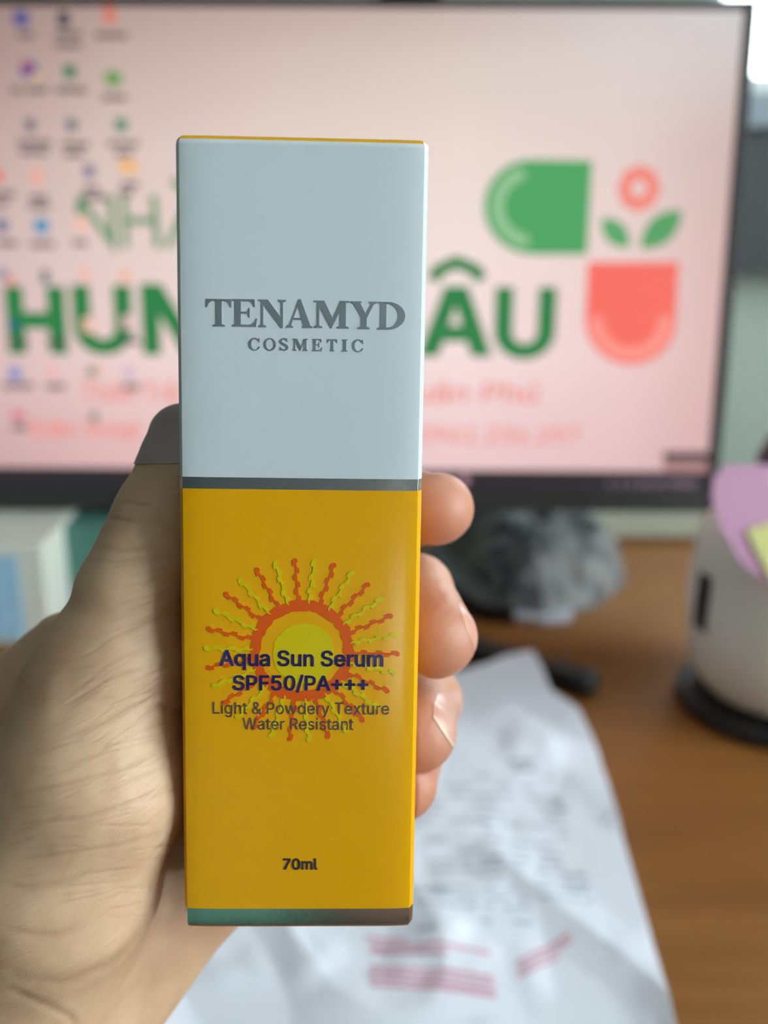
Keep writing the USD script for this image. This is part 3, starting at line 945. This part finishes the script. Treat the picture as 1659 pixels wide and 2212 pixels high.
for pts, dep, wid in CREASES:
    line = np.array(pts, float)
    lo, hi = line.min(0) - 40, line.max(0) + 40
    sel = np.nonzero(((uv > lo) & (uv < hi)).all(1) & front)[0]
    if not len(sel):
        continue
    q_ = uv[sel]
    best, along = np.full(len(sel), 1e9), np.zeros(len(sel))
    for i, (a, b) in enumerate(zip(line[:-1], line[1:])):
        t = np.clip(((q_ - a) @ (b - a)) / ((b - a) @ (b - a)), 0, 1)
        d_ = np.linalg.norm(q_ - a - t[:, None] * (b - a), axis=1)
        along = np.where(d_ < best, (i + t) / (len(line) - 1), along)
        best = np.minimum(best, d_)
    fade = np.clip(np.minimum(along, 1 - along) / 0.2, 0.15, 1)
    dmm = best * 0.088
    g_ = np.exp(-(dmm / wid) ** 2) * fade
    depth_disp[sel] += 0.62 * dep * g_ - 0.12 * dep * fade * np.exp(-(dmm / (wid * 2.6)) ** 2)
    crease_shade[sel] = np.maximum(crease_shade[sel], g_ * min(1.0, dep / 0.22))
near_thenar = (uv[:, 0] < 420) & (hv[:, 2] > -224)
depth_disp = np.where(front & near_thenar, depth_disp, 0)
crease_shade = np.where(front & near_thenar, crease_shade, 0)
# soft unevenness of the flesh
soft = (meshkit.fbm(hv / 11.0 + 50, 3, 4) - 0.5) * 0.9
bq = (hv - box_P) @ box_R
be = np.abs(bq - [0, 0, -BD / 2]) - np.array([BW / 2, BH / 2, BD / 2])
box_d = be.max(1)
free = np.clip((box_d - 0.4) / 2.0, 0, 1)
hv -= hn * ((depth_disp - soft) * free * keep)[:, None]
hand_mesh.vertices = hv
tips = np.array([P(*f[-1][:3]) for f in FINGERS])
flush = np.zeros(len(hv))
for f in FINGERS:
    for q, w in ((f[-1], 1.0), (f[-2], 0.8)):
        flush = np.maximum(flush, w * np.exp(-(np.linalg.norm(hv - P(*q[:3]), axis=1) / 18.0) ** 2))
flush = np.maximum(flush, 0.30 * np.exp(-(np.linalg.norm(hv - P(470, 1980, 225), axis=1) / 16.0) ** 2))
M_skin = node_mat('skin', {
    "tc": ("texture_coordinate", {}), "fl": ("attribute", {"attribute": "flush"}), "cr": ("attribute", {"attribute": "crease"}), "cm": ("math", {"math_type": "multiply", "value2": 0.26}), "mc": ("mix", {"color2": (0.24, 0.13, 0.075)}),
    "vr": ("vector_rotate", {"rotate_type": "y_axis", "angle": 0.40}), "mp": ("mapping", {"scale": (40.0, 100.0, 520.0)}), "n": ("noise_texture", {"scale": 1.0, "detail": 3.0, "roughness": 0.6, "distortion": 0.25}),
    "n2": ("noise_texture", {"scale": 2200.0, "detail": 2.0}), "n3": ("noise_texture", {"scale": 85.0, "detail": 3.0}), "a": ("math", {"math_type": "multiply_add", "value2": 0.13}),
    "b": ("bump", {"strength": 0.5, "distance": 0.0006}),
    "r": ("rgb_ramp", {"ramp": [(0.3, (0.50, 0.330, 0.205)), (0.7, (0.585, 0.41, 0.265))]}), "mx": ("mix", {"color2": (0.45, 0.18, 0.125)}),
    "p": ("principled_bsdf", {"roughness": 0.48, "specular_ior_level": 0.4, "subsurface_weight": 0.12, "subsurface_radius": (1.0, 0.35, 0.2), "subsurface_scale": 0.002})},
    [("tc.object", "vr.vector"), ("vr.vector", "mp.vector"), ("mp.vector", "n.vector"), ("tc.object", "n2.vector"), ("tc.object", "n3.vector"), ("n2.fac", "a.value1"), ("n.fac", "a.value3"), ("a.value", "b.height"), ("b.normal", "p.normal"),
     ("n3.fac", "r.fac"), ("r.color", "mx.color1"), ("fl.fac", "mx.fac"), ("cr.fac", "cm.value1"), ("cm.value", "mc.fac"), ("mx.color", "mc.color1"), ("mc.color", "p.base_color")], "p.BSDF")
hand = thing('hand', 'left hand holding up the yellow and white carton, palm towards the viewer', 'hand', c2w(P(*WRIST[:3])))
hw = hand_mesh.copy()
hw.vertices = c2w(hv)
sk = obj('skin', hw, M_skin, hand, True)
UsdGeom.PrimvarsAPI(UsdGeom.Mesh(sk)).CreatePrimvar('flush', Sdf.ValueTypeNames.FloatArray, 'vertex').Set(Vt.FloatArray.FromNumpy(flush.astype(np.float32)))


UsdGeom.PrimvarsAPI(UsdGeom.Mesh(sk)).CreatePrimvar('crease', Sdf.ValueTypeNames.FloatArray, 'vertex').Set(Vt.FloatArray.FromNumpy(crease_shade.astype(np.float32)))


def fingernail(outline, tip, lift=0.14):
    """A nail lying on the finger's skin inside a convex outline (picture points), near the given fingertip."""
    pts = np.array(outline, float)
    if Polygon(outline).exterior.is_ccw:
        pts = pts[::-1]
    c = P(*tip)
    m = hand_mesh.copy()
    vv = np.array(m.vertices)
    okv = (np.linalg.norm(vv - c, axis=1) < 17) & (hn[:, 2] > -0.75)
    m.update_faces(okv[m.faces].all(1))
    m.remove_unreferenced_vertices()
    for a, b in zip(pts, np.roll(pts, -1, axis=0)):
        n = np.cross(ray(*a), ray(*b))
        mid = ray(*pts.mean(0))
        n = n / np.linalg.norm(n) * np.sign(n @ mid)
        m = m.slice_plane([0, 0, 0], n)
    m.merge_vertices()
    v = np.array(m.vertices)
    nn = grad(hand_sdf, v)
    f = np.array(m.faces)
    N = len(v)
    e = np.concatenate([f[:, [0, 1]], f[:, [1, 2]], f[:, [2, 0]]])
    es = {tuple(x) for x in e.tolist()}
    rim = [(a, b) for a, b in es if (b, a) not in es]
    fs = [*f.tolist(), *(f[:, ::-1] + N).tolist()]
    for a, b in rim:
        fs += [(a, a + N, b + N), (a, b + N, b)]
    return trimesh.Trimesh(c2w(np.vstack([v + nn * lift, v - nn * 0.3])), np.array(fs), process=False)


M_midnail = mat('side_nail', (0.57, 0.29, 0.22), 0.35)
M_nail, M_thumbnail = mat('nail', (0.55, 0.31, 0.25), 0.3), mat('thumb_nail', (0.37, 0.30, 0.285), 0.4)
obj('fingernail', fingernail([(946, 1500), (1010, 1490), (1010, 1560), (990, 1626), (978, 1616), (935, 1550), (936, 1522)], (915, 1560, 224)), M_nail, hand, 40, 'pale glossy nail of the ring finger')
obj('nail_edge', fingernail([(934, 1549), (979, 1618), (984, 1613), (940, 1545)], (915, 1560, 224), 0.2), mat('nail_edge', (0.58, 0.43, 0.32), 0.4), hand, 40, 'cream free edge of the ring fingernail')
obj('fingernail', fingernail([(984, 1306), (1050, 1290), (1050, 1408), (1021, 1404), (1008, 1362)], (960, 1350, 226), 0.06), M_midnail, hand, 40, 'nail of the middle finger seen edge-on')
obj('fingernail', fingernail([(280, 1003), (280, 850), (420, 850), (420, 1001)], (392, 945, 206), 0.3), M_thumbnail, hand, 40, 'greyish nail of the thumb')

# ------------------------------------------------------------------ things on the desk
# paper sheet
R_edge = [(1150, 1406, .0145), (1190, 1478, .014), (1250, 1528, .009), (1290, 1620), (1340, 1790), (1397, 1990), (1452, 2212), (1490, 2360)]
L_edge = [(560, 1440, .013), (540, 1500, .008), (515, 1560), (480, 1640), (420, 1800), (340, 1990), (250, 2212), (190, 2360)]
ra, la = np.array([desk(*p)[:2] for p in R_edge]), np.array([desk(*p)[:2] for p in L_edge])


def resample(p, n):
    s = np.r_[0, np.cumsum(np.linalg.norm(np.diff(p, axis=0), axis=1))]
    t = np.linspace(0, s[-1], n)
    return np.stack([np.interp(t, s, p[:, i]) for i in (0, 1)], 1)


NU, NV = 110, 120
ra, la = resample(ra, NV), resample(la, NV)
pen0, pen1 = desk(1000, 1416), desk(1290, 1506)


def paper_height(x, y):
    p = np.stack([x, y], -1)
    q = np.stack([x * 26, y * 20, np.zeros_like(x)], -1)
    h = 0.0006 + 0.010 * np.clip(meshkit.fbm(q + 3, 3, 21) - 0.38, 0, 1) ** 1.2
    rid = 1 - np.abs(2 * meshkit.noise(np.stack([x * 16 + y * 9, y * 11 - x * 6, np.full_like(x, 4.0)], -1), 5) - 1)
    h = h + 0.007 * np.clip(rid - 0.55, 0, 1)
    a, b = pen0[:2], pen1[:2]
    t = np.clip(((p - a) @ (b - a)) / ((b - a) @ (b - a)), 0, 1)
    d = np.linalg.norm(p - a - t[..., None] * (b - a), axis=-1)
    return np.maximum(h, 0.0152 * np.clip(1.0 - (d - 0.012) / 0.05, 0, 1))


tt = np.linspace(0, 1, NU)
pg = la[:, None, :] * (1 - tt)[None, :, None] + ra[:, None, :] * tt[None, :, None]
pg[..., 1] -= (0.010 * np.sin(np.clip((tt - .45) / .55, 0, 1) * math.pi) ** 1.0)[None, :] * np.linspace(1, 0, NV)[:, None] ** 6
hz = paper_height(pg[..., 0], pg[..., 1])
top = np.concatenate([pg, (DESK + hz)[..., None]], -1).reshape(-1, 3)
bot = top - [0, 0, 0.00025]
I = np.arange(NU * NV).reshape(NV, NU)
q = np.stack([I[:-1, :-1], I[1:, :-1], I[1:, 1:], I[:-1, 1:]], -1).reshape(-1, 4)
N = NU * NV
rim = np.concatenate([I[0, :], I[1:, -1], I[-1, -2::-1], I[-2:0:-1, 0]])
f = np.vstack([q[:, [0, 1, 2]], q[:, [0, 2, 3]], q[:, [2, 1, 0]] + N, q[:, [3, 2, 0]] + N,
               np.stack([rim, np.roll(rim, -1), np.roll(rim, -1) + N], 1), np.stack([rim, np.roll(rim, -1) + N, rim + N], 1)])
pm = trimesh.Trimesh(np.vstack([top, bot]), f, process=False)
pm.fix_normals()
M_sheet = mat('sheet_paper', lin(232, 236, 247), 0.75)
pp = thing('paper_sheet', 'crumpled white printed sheet with red stamp marks lying on the desk', 'paper', (*desk(1000, 1900)[:2], DESK))
obj('sheet', pm, M_sheet, pp, 60)
M_print, M_stamp = mat('grey_print', lin(188, 193, 204), 0.7), mat('red_stamp', lin(222, 168, 186), 0.7)


def marks(name, rects, material, label=None):
    """Printed dashes lying on the sheet: picture-space strips (u0, v0, u1, v1, thickness px)."""
    out = []
    for u0, v0, u1, v1, w in rects:
        n = max(2, int(math.hypot(u1 - u0, v1 - v0) / 10))
        d = np.array([u1 - u0, v1 - v0], float)
        nrm = np.array([-d[1], d[0]]) / np.linalg.norm(d) * w / 2
        ring_t = []
        for s in np.linspace(0, 1, n + 1):
            c = np.array([u0, v0]) + d * s
            for o in (-1, 1):
                x, y, _ = desk(*(c + o * nrm), 0.004)
                ring_t.append((x, y, DESK + float(paper_height(np.array(x), np.array(y))) + 0.0003))
        t = np.array(ring_t)
        fs = []
        for i in range(n):
            a = 2 * i
            fs += [(a, a + 2, a + 1), (a + 1, a + 2, a + 3)]
        m = trimesh.Trimesh(t, fs, process=False)
        if m.face_normals[:, 2].mean() < 0:
            m.invert()
        out.append(m)
    return obj(name, trimesh.util.concatenate(out), material, pp, False, label)


text_rows = []
q = np.random.default_rng(11)
for row in range(15):
    v = 1668 + row * 20.5
    u = 905 + row * 2
    end = 1195 + row * 7
    while u < end:
        w = q.uniform(22, 60)
        if q.random() < 0.72:
            text_rows.append((u, v + 2, min(u + w, end), v + 2 + q.uniform(-1, 1), 5.5))
        u += w + q.uniform(8, 26)
for u, v, w in ((1095, 1640, 60), (1110, 1655, 50), (1195, 1720, 20), (1205, 1740, 26), (1040, 1870, 50), (1030, 1890, 60), (1220, 1880, 50), (1215, 1900, 60), (1225, 1912, 44), (905, 1925, 70), (895, 1955, 30), (945, 1958, 26), (1040, 1985, 24), (1110, 1985, 40), (900, 2012, 40)):
    text_rows.append((u, v, u + w, v, 8))
marks('printed_text', text_rows, M_print)
st_rows = []
for u0, v0, u1, v1 in ((800, 2036, 1060, 2056), (800, 2046, 965, 2064), (800, 2082, 1065, 2104), (800, 2096, 1068, 2118), (800, 2108, 1070, 2132), (800, 2122, 1072, 2142), (1010, 2098, 1066, 2106), (1118, 2072, 1232, 2008), (1120, 2086, 1238, 2020), (1122, 2100, 1210, 2052), (1150, 2052, 1180, 2036), (790, 2020, 880, 2030)):
    st_rows.append((u0, v0, u1, v1, 7))
marks('red_stamp', st_rows, M_stamp, 'red stamped lines')

# black bar half under the sheet
mid, dv = (pen0 + pen1) / 2, pen1 - pen0
ang = math.atan2(dv[1], dv[0])
bar = m3.Manifold.hull(rbox((np.linalg.norm(dv) + 0.004, 0.015, 0.0115), 0.005))
tcap = trimesh.transformations.rotation_matrix(ang, [0, 0, 1])
bt = thing('marker_pen', 'thick black marker pen lying on the desk under the corner of the white sheet', 'pen', (mid[0], mid[1], DESK))
bb = tm(rbox((np.linalg.norm(dv) * 0.62, 0.0165, 0.0130), 0.005)).apply_translation([-np.linalg.norm(dv) * 0.19, 0, 0.0067])
obj('barrel', bb.apply_transform(tcap).apply_translation([mid[0], mid[1], DESK]), M_black, bt, 40)
cp = tm(rbox((np.linalg.norm(dv) * 0.38, 0.0185, 0.0142), 0.006)).apply_translation([np.linalg.norm(dv) * 0.31, 0, 0.0073])
obj('pen_cap', cp.apply_transform(tcap).apply_translation([mid[0], mid[1], DESK]), M_black, bt, 40)

# dark mottled bundle under the monitor
M_mottle = node_mat('mottled_cloth', {"tc": ("texture_coordinate", {}), "n": ("noise_texture", {"scale": 34.0, "detail": 4.0, "roughness": 0.6, "distortion": 0.8}),
                                      "r": ("rgb_ramp", {"ramp": [(0.40, lin(46, 46, 58)), (0.5, lin(100, 100, 100)), (0.66, lin(124, 124, 122))]}), "p": ("principled_bsdf", {"roughness": 0.55})},
                    [("tc.object", "n.vector"), ("n.fac", "r.fac"), ("r.color", "p.base_color")], "p.BSDF")
outline_b = [(950, 1190), (1010, 1262), (1080, 1330), (1180, 1340), (1290, 1312), (1352, 1262), (1340, 1200), (1270, 1150), (1190, 1120), (1060, 1105), (985, 1125)]
ob = np.array([desk(*p)[:2] for p in outline_b])
pb = Polygon(ob).buffer(-0.004).buffer(0.004)
gx_, gy_ = np.meshgrid(np.linspace(ob[:, 0].min(), ob[:, 0].max(), 70), np.linspace(ob[:, 1].min(), ob[:, 1].max(), 50))
lv, lf = trimesh.creation.triangulate_polygon(pb.segmentize(0.006), engine='earcut')
tri = trimesh.Trimesh(np.c_[lv, np.zeros(len(lv))], lf, process=False)
for _ in range(4):
    tri = tri.subdivide_to_size(0.006)
dist = np.array([pb.exterior.distance(Point(*p)) for p in tri.vertices[:, :2]])
hh = 0.034 * np.clip(dist / 0.035, 0, 1) ** 0.5
fold = meshkit.fbm(np.c_[tri.vertices[:, :2] * 42, np.zeros(len(tri.vertices))], 3, 3)
hh = hh * (0.62 + 0.75 * fold)
topb = np.c_[tri.vertices[:, :2], DESK + 0.001 + hh]
edges = tri.edges_sorted
uq, cn = np.unique(edges, axis=0, return_counts=True)
NB = len(topb)
botb = np.c_[tri.vertices[:, :2], np.full(NB, DESK + 0.0004)]
bmesh = trimesh.Trimesh(np.vstack([topb, botb]), np.vstack([tri.faces, tri.faces[:, ::-1] + NB]), process=False)
bs = set(map(tuple, uq[cn == 1].tolist()))
side = []
for fa in tri.faces:
    for a, b in ((fa[0], fa[1]), (fa[1], fa[2]), (fa[2], fa[0])):
        if (min(a, b), max(a, b)) in bs:
            side += [(a, a + NB, b + NB), (a, b + NB, b)]
bmesh = trimesh.Trimesh(bmesh.vertices, np.vstack([bmesh.faces, side]), process=False)
bmesh.fix_normals()
bd_ = thing('pouch', 'dark grey mottled soft pouch lying on the desk under the monitor', 'pouch', (*ob.mean(0), DESK))
obj('cloth', bmesh, M_mottle, bd_, True)
tg = [desk(*p) for p in ((1085, 1322), (1240, 1312), (1232, 1346), (1180, 1352), (1095, 1340))]
tagm = trimesh.creation.extrude_polygon(Polygon([(p[0], p[1]) for p in tg]), 0.003, engine='earcut').apply_translation([0, 0, DESK + 0.001])
obj('white_tag', tagm, mat('tag_white', lin(200, 204, 216), 0.6), bd_)

eg = [desk(*p) for p in ((938, 1186), (944, 1184), (1006, 1264), (1078, 1334), (1110, 1350), (1040, 1344), (960, 1290), (925, 1225))]
obj('black_slab', trimesh.creation.extrude_polygon(Polygon([(p[0], p[1]) for p in eg]).buffer(0), 0.012, engine='earcut').apply_translation([0, 0, DESK + 0.0004]), M_black, bd_)  # black slab along the left edge of the pouch

# boxes under the left of the monitor
M_boxwhite, M_boxblue = mat('box_white', lin(212, 218, 208), 0.5), mat('box_blue', lin(158, 202, 230), 0.4)
fb = desk(112, 1392)
bw_, bh_, bd2 = 0.20, 0.066, 0.10
wb = thing('medicine_box', 'white carton with a pale blue front lying under the left end of the monitor', 'box', (fb[0] - bw_ / 2, fb[1] + bd2 / 2, DESK))
obj('carton_body', tm(rbox((bw_, bd2, bh_), 0.0015)).apply_translation([fb[0] - bw_ / 2, fb[1] + bd2 / 2, DESK + bh_ / 2 + 0.0002]), M_boxwhite, wb, 30)
obj('blue_label', bx(fb[0] - bw_ + 0.006, fb[0] - 0.016, fb[1] - 0.0006, fb[1] + 0.0005, DESK + 0.004, DESK + bh_ - 0.006), M_boxblue, wb)
obj('cyan_stripe', bx(fb[0] - bw_ + 0.006, fb[0] - 0.040, fb[1] - 0.0009, fb[1] - 0.0006, DESK + 0.012, DESK + 0.034), mat('box_cyan', lin(70, 160, 196), 0.4), wb)
gb = desk(126, 1336)
M_tealbox, M_darkgreen = mat('teal_card', lin(74, 122, 112), 0.45), mat('dark_green_card', lin(26, 66, 50), 0.45)
tb = thing('green_box', 'teal green carton between the white carton and the thumb', 'box', (gb[0] + 0.06, gb[1] + 0.05, DESK))
obj('carton_body', tm(rbox((0.12, 0.09, 0.064), 0.0015)).apply_translation([gb[0] + 0.06, gb[1] + 0.05, DESK + 0.0323]), M_tealbox, tb, 30)
obj('dark_edge', bx(gb[0] + 0.0005, gb[0] + 0.0075, gb[1] + 0.0040, gb[1] + 0.0052, DESK + 0.002, DESK + 0.062), M_darkgreen, tb)
obj('lilac_label', bx(gb[0] + 0.009, gb[0] + 0.05, gb[1] + 0.0040, gb[1] + 0.0052, DESK + 0.006, DESK + 0.022), mat('lilac_label', lin(120, 134, 160), 0.5), tb)

# white rounded appliance at the right
M_white_plastic = mat('white_plastic', lin(234, 234, 226), 0.38)
bc = desk(1690, 1520)
ap = thing('desk_appliance', 'white rounded appliance on a black round base at the right edge of the desk', 'appliance', (bc[0], bc[1], DESK))
T_ = trimesh.transformations.translation_matrix([bc[0], bc[1], DESK])
base = lathe([(0, 0.0003), (0.055, 0.0003), (0.060, 0.003), (0.059, 0.007), (0.046, 0.009), (0, 0.009)])
obj('base', base.apply_transform(T_), M_black, ap, 40)
body = lathe([(0, 0.0092), (0.036, 0.0092), (0.045, 0.0125), (0.0525, 0.022), (0.0565, 0.038), (0.058, 0.060), (0.0572, 0.085), (0.054, 0.104), (0.046, 0.114), (0, 0.1165)], 96)
obj('body', body.apply_transform(T_), M_white_plastic, ap, 40)
lid = lathe([(0, 0.1166), (0.027, 0.1166), (0.030, 0.132), (0.0295, 0.144), (0.025, 0.154), (0.014, 0.161), (0, 0.163)])
obj('lid_knob', lid.apply_transform(T_), M_black, ap, 40)
# dark vent on its left flank, following the body
vv_, vf = [], []
for i, a in enumerate(np.linspace(math.radians(187), math.radians(200), 8)):
    for j, zz in enumerate(np.linspace(0.052, 0.084, 8)):
        r_ = np.interp(zz, [0.040, 0.060, 0.085], [0.0565, 0.058, 0.0572]) + 0.0006
        vv_.append((bc[0] + r_ * math.cos(a), bc[1] + r_ * math.sin(a), DESK + zz))
for i in range(7):
    for j in range(7):
        a = i * 8 + j
        vf += [(a, a + 8, a + 9), (a, a + 9, a + 1)]
obj('vent', trimesh.Trimesh(vv_, vf, process=False), M_black, ap, True)


def leaning(pts, depth_top, depth_bot, v_top, v_bot, th, bend=0.0):
    """A sheet drawn through picture points, standing where the depths say, with real thickness (mm)."""
    g = Polygon(pts).buffer(-6).buffer(6).segmentize(12)
    m = trimesh.creation.extrude_polygon(g, 1.0, engine='earcut')
    out = []
    for u, v, w in m.vertices:
        d = depth_top + (depth_bot - depth_top) * (v - v_top) / (v_bot - v_top)
        out.append(c2w(ray(u, v) * d - np.array([0, 0, 1.0]) * th * w))
    r = trimesh.Trimesh(np.array(out), m.faces, process=False)
    r.fix_normals()
    return r


front_d = -np.dot(ROT.T @ (np.array([bc[0], bc[1] - 0.0585, DESK + 0.09]) - EYE), [0, 0, 1.0]) * 1000
pink = leaning([(1570, 1006), (1640, 1003), (1790, 1010), (1850, 1090), (1820, 1210), (1740, 1262), (1650, 1256), (1600, 1215), (1560, 1145), (1538, 1075), (1542, 1030)], front_d - 4, front_d - 5, 1003, 1260, 0.5)
pk = obj('pink_note', pink, mat('pink_card', lin(200, 152, 184), 0.6), None)
tag(pk, 'pink rounded card stuck on the front of the white appliance', 'note')
yel = leaning([(1612, 1146), (1700, 1118), (1790, 1150), (1780, 1280), (1690, 1300)], front_d - 6, front_d - 7, 1118, 1300, 0.4)
yl = obj('yellow_note', yel, mat('yellow_card_note', lin(212, 214, 140), 0.6), None)
tag(yl, 'pale yellow sticky note overlapping the pink card', 'note')
